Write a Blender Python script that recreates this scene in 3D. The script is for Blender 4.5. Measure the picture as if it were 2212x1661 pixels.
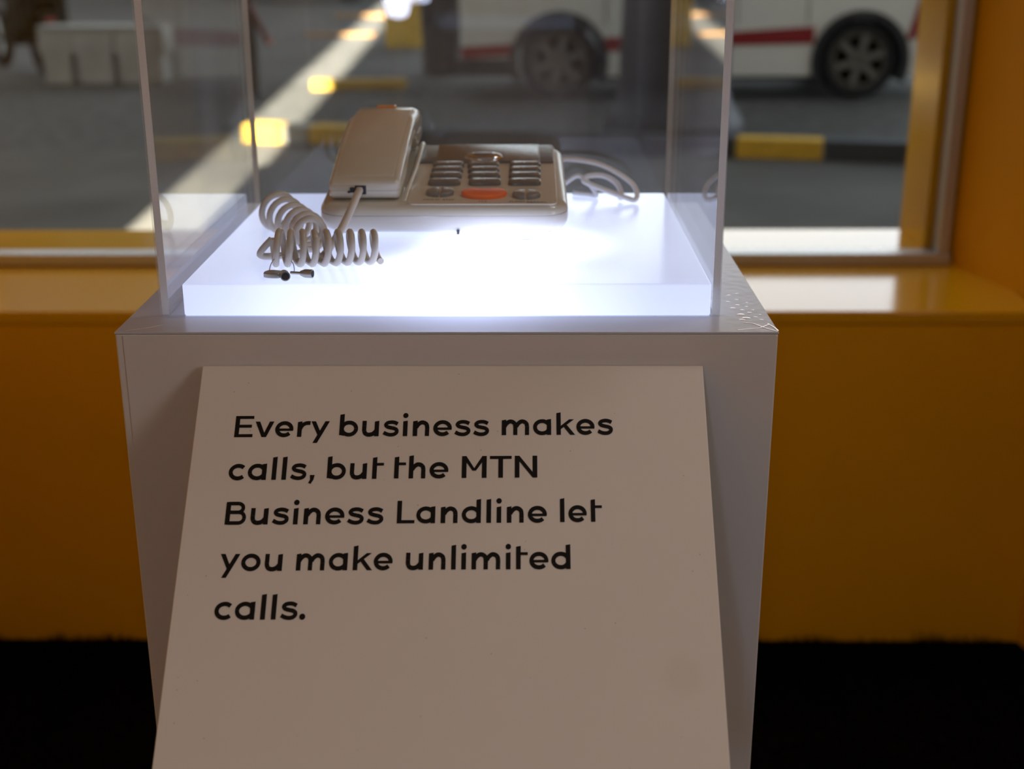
import bpy, bmesh, math, random
from mathutils import Vector, Matrix, Quaternion
random.seed(7)
PI = math.pi
sc = bpy.context.scene
for o in list(bpy.data.objects):
    bpy.data.objects.remove(o)
COL = sc.collection

# ------------------------------------------------------------------ camera
CAM = Vector((0.0547, -0.858, 1.2569))
cd = bpy.data.cameras.new('camera')
cam = bpy.data.objects.new('camera', cd)
COL.objects.link(cam)
R_ = Vector((0.99993, 0.01041, -0.00342)); F_ = Vector((-0.01091, 0.94582, -0.32451))
R_.normalize(); F_.normalize()
U_ = R_.cross(F_); U_.normalize(); R_ = F_.cross(U_)
m = Matrix((R_, U_, -F_)).transposed().to_4x4()
m.translation = CAM
cam.matrix_world = m
cd.sensor_width = 36.0
cd.lens = 46.49
cd.clip_start = 0.02
cd.clip_end = 300
cd.dof.use_dof = True
cd.dof.focus_distance = 0.915
cd.dof.aperture_fstop = 5.6
sc.camera = cam

# ------------------------------------------------------------------ look
sc.view_settings.view_transform = 'Standard'
sc.view_settings.look = 'None'
sc.view_settings.gamma = 1.0
sc.view_settings.exposure = 0.0
sc.view_settings.use_curve_mapping = False
sc.cycles.transparent_max_bounces = 32
sc.cycles.max_bounces = 10
sc.cycles.caustics_reflective = False
sc.cycles.caustics_refractive = False
sc.cycles.sample_clamp_indirect = 6.0

# ------------------------------------------------------------------ sky
SKY_HORIZON = 3.3
SKY_ZENITH = 0.5
w = bpy.data.worlds.new('sky')
sc.world = w
w.use_nodes = True
nt = w.node_tree
nt.nodes.clear()
wo = nt.nodes.new('ShaderNodeOutputWorld')
bg = nt.nodes.new('ShaderNodeBackground')
tc = nt.nodes.new('ShaderNodeTexCoord')
sx = nt.nodes.new('ShaderNodeSeparateXYZ')
rp = nt.nodes.new('ShaderNodeValToRGB')
rp.color_ramp.elements[0].position = 0.0
rp.color_ramp.elements[0].color = (0.94, 1.0, 1.05, 1)
rp.color_ramp.elements[1].position = 1.0
rp.color_ramp.elements[1].color = (0.80, 0.93, 1.12, 1)
mr = nt.nodes.new('ShaderNodeMapRange')
mr.inputs[1].default_value = 0.26
mr.inputs[2].default_value = 0.75
mr.inputs[3].default_value = SKY_HORIZON
mr.inputs[4].default_value = SKY_ZENITH
nt.links.new(tc.outputs['Generated'], sx.inputs[0])
nt.links.new(sx.outputs[2], rp.inputs[0])
nt.links.new(sx.outputs[2], mr.inputs[0])
nt.links.new(rp.outputs[0], bg.inputs[0])
nt.links.new(mr.outputs[0], bg.inputs[1])
nt.links.new(bg.outputs[0], wo.inputs[0])

# ------------------------------------------------------------------ sun (behind the building)
SUN_DIR = Vector((-0.045, 1.0, -math.tan(math.radians(30))))
sl = bpy.data.lights.new('sun', 'SUN')
sl.energy = 58.0
sl.angle = math.radians(0.53)
sl.color = (1.0, 0.92, 0.79)
so = bpy.data.objects.new('sun', sl)
so.rotation_euler = SUN_DIR.to_track_quat('-Z', 'Y').to_euler()
so.location = (0, -10, 20)
COL.objects.link(so)

LAMP_KEY_W = 9.3
LAMP_FILL_W = 1.4
LAMP_SIDE_W = 4.6
LAMP_COLOR = (1.0, 0.985, 0.96)

# ------------------------------------------------------------------ materials
def mat(name, col, rough=0.5, metal=0.0, spec=0.5, coat=0.0, noise=None, bump=None, emis=None):
    mt = bpy.data.materials.new(name)
    mt.use_nodes = True
    n = mt.node_tree
    b = n.nodes['Principled BSDF']
    b.inputs['Base Color'].default_value = (*col, 1)
    b.inputs['Roughness'].default_value = rough
    b.inputs['Metallic'].default_value = metal
    b.inputs['Specular IOR Level'].default_value = spec
    b.inputs['Coat Weight'].default_value = coat
    b.inputs['Coat Roughness'].default_value = 0.05
    tcn = None
    if noise or bump:
        tcn = n.nodes.new('ShaderNodeTexCoord')
    if noise:
        sca, amt = noise[0], noise[1]
        nz = n.nodes.new('ShaderNodeTexNoise')
        nz.inputs['Scale'].default_value = sca
        nz.inputs['Detail'].default_value = 5
        cr = n.nodes.new('ShaderNodeValToRGB')
        cr.color_ramp.elements[0].position = 0.3
        cr.color_ramp.elements[1].position = 0.7
        cr.color_ramp.elements[0].color = (*[c * (1 - amt) for c in col], 1)
        cr.color_ramp.elements[1].color = (*[min(1, c * (1 + amt)) for c in col], 1)
        n.links.new(tcn.outputs['Object'], nz.inputs['Vector'])
        n.links.new(nz.outputs[0], cr.inputs[0])
        n.links.new(cr.outputs[0], b.inputs['Base Color'])
    if bump:
        sca, st = bump
        nb = n.nodes.new('ShaderNodeTexNoise')
        nb.inputs['Scale'].default_value = sca
        nb.inputs['Detail'].default_value = 3
        bp = n.nodes.new('ShaderNodeBump')
        bp.inputs['Strength'].default_value = st
        bp.inputs['Distance'].default_value = 0.002
        n.links.new(tcn.outputs['Object'], nb.inputs['Vector'])
        n.links.new(nb.outputs[0], bp.inputs['Height'])
        n.links.new(bp.outputs[0], b.inputs['Normal'])
    if emis:
        b.inputs['Emission Color'].default_value = (*emis[0], 1)
        b.inputs['Emission Strength'].default_value = emis[1]
    return mt

def clear(name, tint, ior=1.49, haze=0.0, rough=0.0):
    """clear sheet: straight transmission plus Fresnel reflection on each face"""
    mt = bpy.data.materials.new(name)
    mt.use_nodes = True
    n = mt.node_tree
    n.nodes.clear()
    out = n.nodes.new('ShaderNodeOutputMaterial')
    tr = n.nodes.new('ShaderNodeBsdfTransparent')
    tr.inputs[0].default_value = (*tint, 1)
    gl = n.nodes.new('ShaderNodeBsdfGlossy')
    gl.inputs['Roughness'].default_value = rough
    ge = n.nodes.new('ShaderNodeNewGeometry')
    mi = n.nodes.new('ShaderNodeMapRange')
    mi.inputs[3].default_value = ior
    mi.inputs[4].default_value = 1.0 / ior
    n.links.new(ge.outputs['Backfacing'], mi.inputs[0])
    fr = n.nodes.new('ShaderNodeFresnel')
    n.links.new(mi.outputs[0], fr.inputs[0])
    mx = n.nodes.new('ShaderNodeMixShader')
    n.links.new(fr.outputs[0], mx.inputs[0])
    n.links.new(tr.outputs[0], mx.inputs[1])
    n.links.new(gl.outputs[0], mx.inputs[2])
    last = mx
    if haze > 0:
        tcn = n.nodes.new('ShaderNodeTexCoord')
        mp = n.nodes.new('ShaderNodeMapping')
        mp.inputs['Scale'].default_value = (14, 14, 5)
        nz = n.nodes.new('ShaderNodeTexNoise')
        nz.inputs['Scale'].default_value = 1.0
        nz.inputs['Detail'].default_value = 6
        mr2 = n.nodes.new('ShaderNodeMapRange')
        mr2.inputs[1].default_value = 0.45
        mr2.inputs[2].default_value = 0.75
        mr2.inputs[3].default_value = haze * 0.15
        mr2.inputs[4].default_value = haze
        df = n.nodes.new('ShaderNodeBsdfDiffuse')
        df.inputs[0].default_value = (0.8, 0.8, 0.8, 1)
        m2 = n.nodes.new('ShaderNodeMixShader')
        n.links.new(tcn.outputs['Object'], mp.inputs[0])
        n.links.new(mp.outputs[0], nz.inputs['Vector'])
        n.links.new(nz.outputs[0], mr2.inputs[0])
        n.links.new(mr2.outputs[0], m2.inputs[0])
        n.links.new(mx.outputs[0], m2.inputs[1])
        n.links.new(df.outputs[0], m2.inputs[2])
        last = m2
    n.links.new(last.outputs[0], out.inputs[0])
    return mt

M = {}
M['yellow'] = mat('yellow_paint', (0.86, 0.415, 0.003), 0.5, spec=0.2, noise=(3, 0.05))
M['yellow_gloss'] = mat('yellow_gloss_paint', (0.80, 0.41, 0.008), 0.16, spec=0.5)
M['yellow_sill'] = mat('yellow_sill_paint', (0.74, 0.38, 0.02), 0.10, spec=0.5)
M['alu'] = mat('aluminium', (0.60, 0.58, 0.55), 0.38, metal=0.7)
M['ceiling'] = mat('ceiling_white', (0.7, 0.66, 0.6), 0.8)
M['carpet'] = mat('black_carpet', (0.0045, 0.0042, 0.004), 0.95, spec=0.02, noise=(60, 0.5))
M['plinth'] = mat('white_vinyl', (0.74, 0.70, 0.685), 0.33, spec=0.4, noise=(9, 0.015))
M['card'] = mat('white_board', (0.80, 0.755, 0.70), 0.5, spec=0.3, noise=(14, 0.012))
M['ink'] = mat('black_print', (0.008, 0.006, 0.005), 0.6, spec=0.2)
M['acrylic'] = clear('clear_acrylic', (0.985, 0.99, 0.99), haze=0.075)
M['acrylic_edge'] = mat('sawn_acrylic_edge', (0.93, 0.95, 0.91), 0.35, spec=0.6, bump=(900, 0.5))
def edge_mat():
    mt = M['acrylic_edge']; n = mt.node_tree; b = n.nodes['Principled BSDF']
    out = [k for k in n.nodes if k.type == 'OUTPUT_MATERIAL'][0]
    t = n.nodes.new('ShaderNodeBsdfTranslucent'); t.inputs[0].default_value = (0.95, 0.97, 0.94, 1)
    mx = n.nodes.new('ShaderNodeMixShader'); mx.inputs[0].default_value = 0.75
    n.links.new(b.outputs[0], mx.inputs[1]); n.links.new(t.outputs[0], mx.inputs[2]); n.links.new(mx.outputs[0], out.inputs[0])
edge_mat()
M['window_glass'] = clear('window_glass', (0.92, 0.93, 0.92), ior=1.45)
M['plastic'] = mat('beige_plastic', (0.64, 0.60, 0.50), 0.28, spec=0.5, coat=0.5)
M['plastic_low'] = mat('pale_plastic', (0.66, 0.62, 0.56), 0.28, spec=0.5, coat=0.4)
M['cord'] = mat('beige_cord', (0.60, 0.54, 0.46), 0.33, spec=0.5)
M['white_cord'] = mat('white_cord', (0.88, 0.86, 0.84), 0.35)
M['key'] = mat('grey_key', (0.15, 0.135, 0.115), 0.2, spec=0.6)
M['key_small'] = mat('grey_button', (0.22, 0.205, 0.185), 0.22, spec=0.6)
M['orange'] = mat('orange_button', (0.97, 0.175, 0.012), 0.38, spec=0.2)
M['orange_lamp'] = mat('orange_lens', (0.85, 0.30, 0.02), 0.2)
M['cover'] = mat('smoked_cover', (0.10, 0.10, 0.10), 0.25, spec=0.5, coat=0.0)
M['card_brown'] = mat('brown_card', (0.16, 0.12, 0.085), 0.22, spec=0.5)
M['lens'] = mat('chrome_ring', (0.62, 0.64, 0.68), 0.07, metal=1.0)
M['socket'] = mat('dark_socket', (0.012, 0.013, 0.028), 0.3)
M['print_light'] = mat('key_print', (0.42, 0.40, 0.37), 0.5)
M['steel'] = mat('steel', (0.42, 0.40, 0.36), 0.33, metal=0.7)
M['black'] = mat('black_hole', (0.004, 0.004, 0.004), 0.7)
M['lamp_metal'] = mat('lamp_metal', (0.3, 0.3, 0.3), 0.4, metal=0.6)
M['ground'] = mat('asphalt', (0.105, 0.100, 0.088), 0.9, spec=0.2, noise=(1.2, 0.25), bump=(60, 0.4))
M['road'] = mat('pale_road', (0.128, 0.124, 0.115), 0.9, spec=0.2, noise=(2.0, 0.15))
M['gravel'] = mat('grey_gravel', (0.092, 0.090, 0.083), 0.9, spec=0.2, noise=(9, 0.35))
M['concrete'] = mat('concrete', (0.42, 0.405, 0.37), 0.85, spec=0.2, noise=(5, 0.15))
M['kerb_dark'] = mat('dark_kerb_paint', (0.05, 0.053, 0.06), 0.7)
M['kerb_yellow'] = mat('yellow_kerb_paint', (0.66, 0.40, 0.04), 0.7, noise=(8, 0.15))
M['kerb_orange'] = mat('orange_kerb_paint', (0.42, 0.22, 0.075), 0.7, noise=(8, 0.15))
M['van'] = mat('van_white', (0.70, 0.69, 0.645), 0.3, spec=0.5, coat=0.2)
M['red'] = mat('red_stripe', (0.26, 0.012, 0.018), 0.35)
M['rubber'] = mat('tyre_rubber', (0.014, 0.014, 0.015), 0.8)
M['dark_trim'] = mat('dark_trim', (0.018, 0.019, 0.024), 0.5)
M['rim'] = mat('alloy', (0.17, 0.16, 0.14), 0.5, metal=0.3)
M['car_glass'] = mat('dark_car_glass', (0.02, 0.022, 0.025), 0.08, spec=0.7)
M['navy'] = mat('navy_plastic', (0.016, 0.018, 0.030), 0.5)
M['bike'] = mat('motorcycle_black', (0.010, 0.014, 0.012), 0.6, spec=0.2)
M['bike_green'] = mat('motorcycle_green', (0.02, 0.035, 0.025), 0.4)
M['brick'] = mat('facade', (0.10, 0.09, 0.075), 0.9, noise=(0.4, 0.2))
M['facade'] = mat('pale_facade', (0.30, 0.27, 0.23), 0.9, noise=(0.5, 0.1))

# ------------------------------------------------------------------ mesh helpers
class MB:
    def __init__(self):
        self.v = []; self.f = []; self.mi = []
    def add(self, vs, fs, mi=0):
        o = len(self.v)
        self.v += [tuple(p) for p in vs]
        self.f += [tuple(i + o for i in q) for q in fs]
        self.mi += [mi] * len(fs)
        return self
    def box(self, x0, x1, y0, y1, z0, z1, mi=0):
        vs = [(x, y, z) for x in (x0, x1) for y in (y0, y1) for z in (z0, z1)]
        fs = [(0, 1, 3, 2), (4, 6, 7, 5), (0, 4, 5, 1), (2, 3, 7, 6), (0, 2, 6, 4), (1, 5, 7, 3)]
        return self.add(vs, fs, mi)
    def obox(self, c, half, axes, mi=0):
        c = Vector(c); ax = [Vector(a) for a in axes]
        vs = [c + ax[0] * half[0] * i + ax[1] * half[1] * j + ax[2] * half[2] * k for i in (-1, 1) for j in (-1, 1) for k in (-1, 1)]
        fs = [(0, 1, 3, 2), (4, 6, 7, 5), (0, 4, 5, 1), (2, 3, 7, 6), (0, 2, 6, 4), (1, 5, 7, 3)]
        return self.add(vs, fs, mi)
    def loft(self, rings, cap0=True, cap1=True, mi=0, closed=False):
        n = len(rings[0]); vs = [p for r in rings for p in r]; fs = []
        k = len(rings)
        for i in range(k if closed else k - 1):
            a = i * n; b = ((i + 1) % k) * n
            for j in range(n):
                j2 = (j + 1) % n
                fs.append((a + j, a + j2, b + j2, b + j))
        if not closed:
            if cap0: fs.append(tuple(reversed(range(n))))
            if cap1: fs.append(tuple(range((k - 1) * n, k * n)))
        return self.add(vs, fs, mi)
    def tube(self, pts, r, n=8, caps=True, mi=0):
        pts = [Vector(p) for p in pts]
        rad = r if isinstance(r, (list, tuple)) else [r] * len(pts)
        rings = []; up = None
        for i, p in enumerate(pts):
            t = (pts[min(i + 1, len(pts) - 1)] - pts[max(i - 1, 0)])
            if t.length < 1e-9: t = Vector((0, 0, 1))
            t.normalize()
            if up is None:
                up = Vector((0, 0, 1)) if abs(t.z) < 0.9 else Vector((1, 0, 0))
            up = (up - t * up.dot(t))
            if up.length < 1e-6: up = t.orthogonal()
            up.normalize()
            s = t.cross(up)
            rings.append([p + (up * math.cos(a) + s * math.sin(a)) * rad[i] for a in [2 * PI * k / n for k in range(n)]])
        return self.loft(rings, caps, caps, mi)
    def lathe(self, prof, c, axis=(0, 0, 1), n=24, mi=0, cap=True):
        ax = Vector(axis).normalized(); u = ax.orthogonal().normalized(); v = ax.cross(u); c = Vector(c)
        rings = [[c + ax * h + (u * math.cos(a) + v * math.sin(a)) * r for a in [2 * PI * k / n for k in range(n)]] for r, h in prof]
        return self.loft(rings, cap, cap, mi)
    def prism(self, poly, y0, y1, mi=0):
        """polygon in x,z extruded from y0 to y1"""
        n = len(poly)
        vs = [(x, y0, z) for x, z in poly] + [(x, y1, z) for x, z in poly]
        fs = [tuple(range(n)), tuple(reversed(range(n, 2 * n)))]
        fs += [(i, i + n, (i + 1) % n + n, (i + 1) % n) for i in range(n)]
        return self.add(vs, fs, mi)
    def zprism(self, poly, z0, z1, mi=0):
        n = len(poly)
        vs = [(x, y, z0) for x, y in poly] + [(x, y, z1) for x, y in poly]
        fs = [tuple(reversed(range(n))), tuple(range(n, 2 * n))]
        fs += [(i, (i + 1) % n, (i + 1) % n + n, i + n) for i in range(n)]
        return self.add(vs, fs, mi)
    def build(self, name, mats, parent=None, smooth=None, bevel=0.0, seg=2, base=None):
        if not isinstance(mats, (list, tuple)): mats = [mats]
        me = bpy.data.meshes.new(name)
        if parent is not None:
            b = root_loc(parent)
        elif base is not None:
            b = Vector(base)
        else:
            xs = [p[0] for p in self.v]; ys = [p[1] for p in self.v]; zs = [p[2] for p in self.v]
            b = Vector(((min(xs) + max(xs)) / 2, (min(ys) + max(ys)) / 2, min(zs)))
        me.from_pydata([Vector(p) - b for p in self.v], [], self.f)
        for k in mats: me.materials.append(k)
        for p, k in zip(me.polygons, self.mi): p.material_index = k
        bm = bmesh.new(); bm.from_mesh(me)
        bmesh.ops.recalc_face_normals(bm, faces=bm.faces)
        bm.to_mesh(me); bm.free()
        if smooth:
            for p in me.polygons: p.use_smooth = True
            me.set_sharp_from_angle(angle=math.radians(smooth))
        ob = bpy.data.objects.new(name, me)
        COL.objects.link(ob)
        if parent is not None: ob.parent = parent
        else: ob.location = b
        if bevel:
            bv = ob.modifiers.new('bevel', 'BEVEL'); bv.width = bevel; bv.segments = seg; bv.limit_method = 'ANGLE'
        return ob

def root_loc(o):
    b = Vector((0, 0, 0))
    while o is not None:
        b += o.location; o = o.parent
    return b

def tag(o, label, cat, group=None, kind=None):
    if label: o['label'] = label
    if cat: o['category'] = cat
    if group: o['group'] = group
    if kind: o['kind'] = kind
    return o

def thing(name, label, cat, loc, group=None):
    o = bpy.data.objects.new(name, None)
    o.empty_display_size = 0.05
    COL.objects.link(o); o.location = loc
    return tag(o, label, cat, group)

def struct(o):
    o['kind'] = 'structure'
    return o

def spline(pts, n=8, closed=False):
    P = [Vector(p) for p in pts]; out = []
    k = len(P)
    for i in range(k if closed else k - 1):
        if closed:
            a, b, c, d = P[(i - 1) % k], P[i], P[(i + 1) % k], P[(i + 2) % k]
        else:
            a, b, c, d = P[max(i - 1, 0)], P[i], P[i + 1], P[min(i + 2, k - 1)]
        for j in range(n):
            t = j / n
            out.append(0.5 * ((2 * b) + (c - a) * t + (2 * a - 5 * b + 4 * c - d) * t * t + (3 * b - a - 3 * c + d) * t ** 3))
    if not closed: out.append(P[-1])
    return out

def rrect(x0, x1, y0, y1, r, n=6):
    out = []
    for cx, cy, a0 in ((x1 - r, y0 + r, -PI / 2), (x1 - r, y1 - r, 0), (x0 + r, y1 - r, PI / 2), (x0 + r, y0 + r, PI)):
        for k in range(n + 1):
            a = a0 + PI / 2 * k / n
            out.append((cx + r * math.cos(a), cy + r * math.sin(a)))
    return out

def interp(tab, x):
    for (a, va), (b, vb) in zip(tab, tab[1:]):
        if x <= b:
            t = (x - a) / (b - a)
            return va + (vb - va) * max(0, t)
    return tab[-1][1]

# ================================================================== STRUCTURE: the room
YW, YF, ZL = 1.329, 1.655, 0.639          # face of the ledge wall, window frame, ledge height
def xl(y): return -1.13 - 0.045 * (y - 1.6)         # inner face of left wall
def xr(y): return 0.884 - 0.26 * (y - 1.655)        # inner face of right wall
struct(MB().zprism([(xl(1.7), 1.7), (xl(-3) , -3), (xr(-3), -3), (xr(1.7), 1.7)], -0.05, 0.0).build('floor', M['carpet']))
struct(MB().zprism([(xl(1.7) - .05, 1.70), (xl(-3) - .05, -3.05), (xr(-3) + .05, -3.05), (xr(1.7) + .05, 1.70)], 2.7, 2.76).build('ceiling', M['ceiling']))
struct(MB().zprism([(xl(1.7), 1.7), (xl(-3), -3), (xl(-3) - .06, -3), (xl(1.7) - .06, 1.7)], 0, 2.7).build('wall_left', M['yellow']))
struct(MB().zprism([(xr(1.70), 1.70), (xr(-3), -3), (xr(-3) + .12, -3), (xr(1.70) + .12, 1.70)], 0, 2.7).build('wall_right', M['yellow']))
struct(MB().box(xl(-3), xr(-3), -3.1, -3.0, 0, 2.7).build('wall_back', mat('darkened_back_wall', (0.03, 0.03, 0.034), 0.9, spec=0.1)))  # unseen wall made dark to cut its mirrored haze in the panes
# window wall: the low wall that carries the ledge, the piers and the lintel
WT = 1.50                                  # window head
YO = 1.875                                 # outer face of the window wall
mb = MB()
mb.box(-1.10, xr(YW), YW, 1.70, 0, 0.615)
mb.box(-1.25, 2.2, 1.70, YO, 0, 0.640)
mb.box(-1.25, -1.08, 1.66, YO, 0.640, WT)
mb.box(0.885, 2.2, 1.70, YO, 0.640, WT)
mb.box(-1.25, 2.2, 1.66, YO, WT, 2.76)
struct(mb.build('wall_front', M['yellow']))
struct(MB().box(-1.10, xr(1.45), YW - 0.002, 1.70, 0.615, ZL).build('trim_1', M['yellow_gloss'], bevel=0.004))
struct(MB().box(-1.10, 0.836, 1.700, YO + .005, 0.64, 0.662).build('trim_2', M['yellow_sill']))
struct(MB().box(0.836, 0.885, 1.700, YO, 0.662, WT).build('trim_3', M['yellow_gloss']))
# window
win = bpy.data.objects.new('window_1', None); COL.objects.link(win); win.location = (-0.1, YF, 0.64); struct(win)
MB().box(-1.10, 0.876, YF - 0.004, YF + 0.040, 0.640, 0.6635).build('bottom_rail', M['alu'], win, bevel=0.003)
MB().box(0.850, 0.873, YF - 0.002, YF + 0.040, 0.6635, WT - .03).build('side_rail', M['alu'], win, bevel=0.003)
MB().box(-1.10, -1.07, YF - 0.002, YF + 0.040, 0.6635, WT - .03).build('side_rail', M['alu'], win, bevel=0.003)
MB().box(-1.10, 0.876, YF - 0.004, YF + 0.040, WT - .03, WT).build('top_rail', M['alu'], win, bevel=0.003)
MB().box(-1.07, 0.850, YF + 0.016, YF + 0.020, 0.6635, WT - .03).build('pane', M['window_glass'], win)

# outside: the ground and the two building blocks whose narrow gap lets the sun strip through
struct(MB().box(-60, 60, 1.875, 7.2, -0.2, 0.0).build('ground', M['ground']))
struct(MB().box(-60, 60, 7.2, 10.9, -0.2, 0.0).build('ground', M['gravel']))
struct(MB().box(-60, 60, 10.9, 90, -0.2, 0.0).build('ground', M['road']))
def gap(y, s): return -1.70 - 0.045 * (y - 8.5) + s * 0.19
H = 32.0
struct(MB().zprism([(gap(1.85, 1), 1.85), (14, 1.85), (14, -7), (gap(-7, 1), -7)], 2.78, H).build('wall_upper_storeys', M['facade']))
struct(MB().zprism([(2.25, 1.85), (14, 1.85), (14, -7), (2.25, -7)], 0, 2.78).build('wall_ground_storey', M['facade']))
struct(MB().zprism([(gap(1.85, -1), 1.85), (-16, 1.85), (-16, -7), (gap(-7, -1), -7)], 0, H).build('wall_neighbour', M['facade']))

# black carpet pile
pv = MB()
vs, fs = [], []
def blade(x, y, h, wd):
    a = random.uniform(0, 2 * PI); dx, dy = wd * math.cos(a), wd * math.sin(a)
    lx, ly = random.gauss(0, 0.35) * h, random.gauss(0, 0.35) * h
    o = len(vs)
    vs.extend([(x - dx, y - dy, 0), (x + dx, y + dy, 0), (x + lx, min(y + ly, YW - 0.002), h)])
    fs.append((o, o + 1, o + 2))
for i in range(26000):
    y = 1.32 - abs(random.gauss(0, 0.10)) if i % 2 else random.uniform(0.52, 1.32)
    x = random.uniform(-1.0, 1.0)
    if x > xr(y) - 0.02: continue
    if -0.23 < x < 0.23 and y < 0.47: continue
    blade(x, y, random.uniform(0.008, 0.024) * (1 + 0.5 * math.sin(x * 41) * math.sin(x * 17 + 1)), random.uniform(0.0008, 0.002))
pv.add(vs, fs)
pile = pv.build('carpet_pile', M['carpet'])
tag(pile, 'black carpet pile at the foot of the yellow wall', 'carpet', kind='stuff')

# ================================================================== PEDESTAL
ped = thing('pedestal', 'white vinyl covered pedestal carrying the lit telephone display', 'pedestal', (0, 0.225, 0))
MB().box(-0.225, 0.225, 0.0, 0.45, 0.0, 0.9985).build('body', M['plinth'], ped, bevel=0.0012)
def film_mat():
    mt = mat('glossy_film', (0.56, 0.57, 0.63), 0.30, spec=0.22)
    n = mt.node_tree; b = n.nodes['Principled BSDF']
    t = n.nodes.new('ShaderNodeTexCoord'); s = n.nodes.new('ShaderNodeSeparateXYZ')
    n.links.new(t.outputs['Object'], s.inputs[0])
    r = n.nodes.new('ShaderNodeMapRange')
    r.inputs[1].default_value = 0.185; r.inputs[2].default_value = 0.205; r.inputs[3].default_value = 0.02; r.inputs[4].default_value = 0.16
    n.links.new(s.outputs[0], r.inputs[0])
    v = n.nodes.new('ShaderNodeTexVoronoi'); v.inputs['Scale'].default_value = 150
    v.feature = 'SMOOTH_F1'
    n.links.new(t.outputs['Object'], v.inputs['Vector'])
    bp = n.nodes.new('ShaderNodeBump'); bp.inputs['Distance'].default_value = 0.0011
    n.links.new(r.outputs[0], bp.inputs['Strength'])
    n.links.new(v.outputs['Distance'], bp.inputs['Height'])
    n.links.new(bp.outputs[0], b.inputs['Normal'])
    return mt
M['film'] = film_mat()
MB().box(-0.2253, 0.2253, -0.0003, 0.4503, 0.9985, 1.0).build('top_film', M['film'], ped, bevel=0.0004)
MB().box(-0.2195, 0.2165, -0.0006, 0.0, 0.02, 0.9975).build('front_sheet', M['plinth'], ped)
def crease(pts, r):
    b_ = MB().tube(spline([(x, y, 1.0) for x, y in pts], 6), r * 1.6, 10)
    b_.v = [(x, y, 1.0 + (z - 1.0) * .22) for x, y, z in b_.v]
    return b_
cr = mat('lifted_film_highlight', (0.95, 0.95, 0.97), 0.16, spec=1.0, coat=1.0)  # painted whiter than the flat film, standing in for highlights on the bumps
crease([(0.205, 0.022), (0.211, 0.020), (0.217, 0.010), (0.2245, 0.001)], 0.0007).build('film_crease', cr, ped, smooth=60)
crease([(0.198, 0.004), (0.206, 0.007), (0.2145, 0.010), (0.2225, 0.019)], 0.0006).build('film_crease', cr, ped, smooth=60)
crease([(0.2205, 0.020), (0.2235, 0.012), (0.2248, 0.003)], 0.0006).build('film_crease', cr, ped, smooth=60)
crease([(-0.218, 0.004), (-0.209, 0.009), (-0.203, 0.013), (-0.197, 0.018)], 0.0003).build('film_crease', cr, ped, smooth=60)
for (bx, by, br) in [(.206, .043, .0025), (.2085, .034, .0028), (.205, .030, .002), (.213, .048, .0016), (.2155, .037, .0014), (.2185, .030, .0014), (.209, .055, .0016),
                     (.203, .060, .0018), (.2075, .068, .0016), (.2135, .064, .0013), (.202, .077, .0015), (.209, .083, .0014), (.2165, .055, .0012), (.2195, .043, .0012), (.2155, .075, .0012), (.205, .095, .0016), (.212, .10, .0013)]:
    MB().lathe([(br * 1.2, 0), (br * .95, br * .07), (br * .55, br * .12), (br * .12, br * .135)], (bx, by, 0.9999), n=14).build('film_bubble', cr, ped, smooth=60)

# ================================================================== PLAQUE with lettering
TH = math.radians(46)
PN = Vector((0, -math.cos(TH), math.sin(TH))); PD = Vector((0, -math.sin(TH), -math.cos(TH))); PX = Vector((1, 0, 0))
P0 = Vector((0, -0.005, 0.978))
PLW0, PLW1, PLL = -0.1655, 0.1742, 0.345
plq = thing('text_panel', 'sloping white panel with large black sentence on the pedestal front', 'sign', (0, -0.12, 0.74))
cc = P0 + PD * (PLL / 2 + 0.0002) - PN * 0.0028 + PX * (PLW0 + PLW1) / 2
MB().obox(cc, ((PLW1 - PLW0) / 2, PLL / 2, 0.0028), (PX, PD, PN)).build('board', M['card'], plq, bevel=0.0006)
MB().obox((0, -0.0585, 0.80), (0.05, 0.055, 0.004), ((1, 0, 0), (0, 1, 0), (0, 0, 1))).build('bracket', M['plinth'], plq)

def stain():
    mt = M['card']; n = mt.node_tree; b = n.nodes['Principled BSDF']
    src = b.inputs['Base Color'].links[0].from_socket
    t = n.nodes.new('ShaderNodeTexCoord')
    vo = n.nodes.new('ShaderNodeTexVoronoi'); vo.inputs['Scale'].default_value = 75
    n.links.new(t.outputs['Object'], vo.inputs['Vector'])
    mr_ = n.nodes.new('ShaderNodeMapRange'); mr_.inputs[1].default_value = 0.025; mr_.inputs[2].default_value = 0.045; mr_.inputs[3].default_value = 0.45; mr_.inputs[4].default_value = 0.0
    n.links.new(vo.outputs['Distance'], mr_.inputs[0])
    mx = n.nodes.new('ShaderNodeMix'); mx.data_type = 'RGBA'
    mx.inputs[7].default_value = (0.25, 0.2, 0.15, 1)
    n.links.new(mr_.outputs[0], mx.inputs[0]); n.links.new(src, mx.inputs[6])
    # one faint yellowish smear low on the right
    dv = n.nodes.new('ShaderNodeVectorMath'); dv.operation = 'DISTANCE'
    c_ = P0 + PD * 0.212 + PX * 0.149 - Vector((0, -0.12, 0.74)); dv.inputs[1].default_value = c_
    n.links.new(t.outputs['Object'], dv.inputs[0])
    ms = n.nodes.new('ShaderNodeMapRange'); ms.interpolation_type = 'SMOOTHSTEP'
    ms.inputs[1].default_value = 0.004; ms.inputs[2].default_value = 0.017; ms.inputs[3].default_value = 0.16; ms.inputs[4].default_value = 0.0
    n.links.new(dv.outputs['Value'], ms.inputs[0])
    m2 = n.nodes.new('ShaderNodeMix'); m2.data_type = 'RGBA'; m2.inputs[7].default_value = (0.62, 0.52, 0.36, 1)
    n.links.new(ms.outputs[0], m2.inputs[0]); n.links.new(mx.outputs[2], m2.inputs[6]); n.links.new(m2.outputs[2], b.inputs['Base Color'])
stain()

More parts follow.
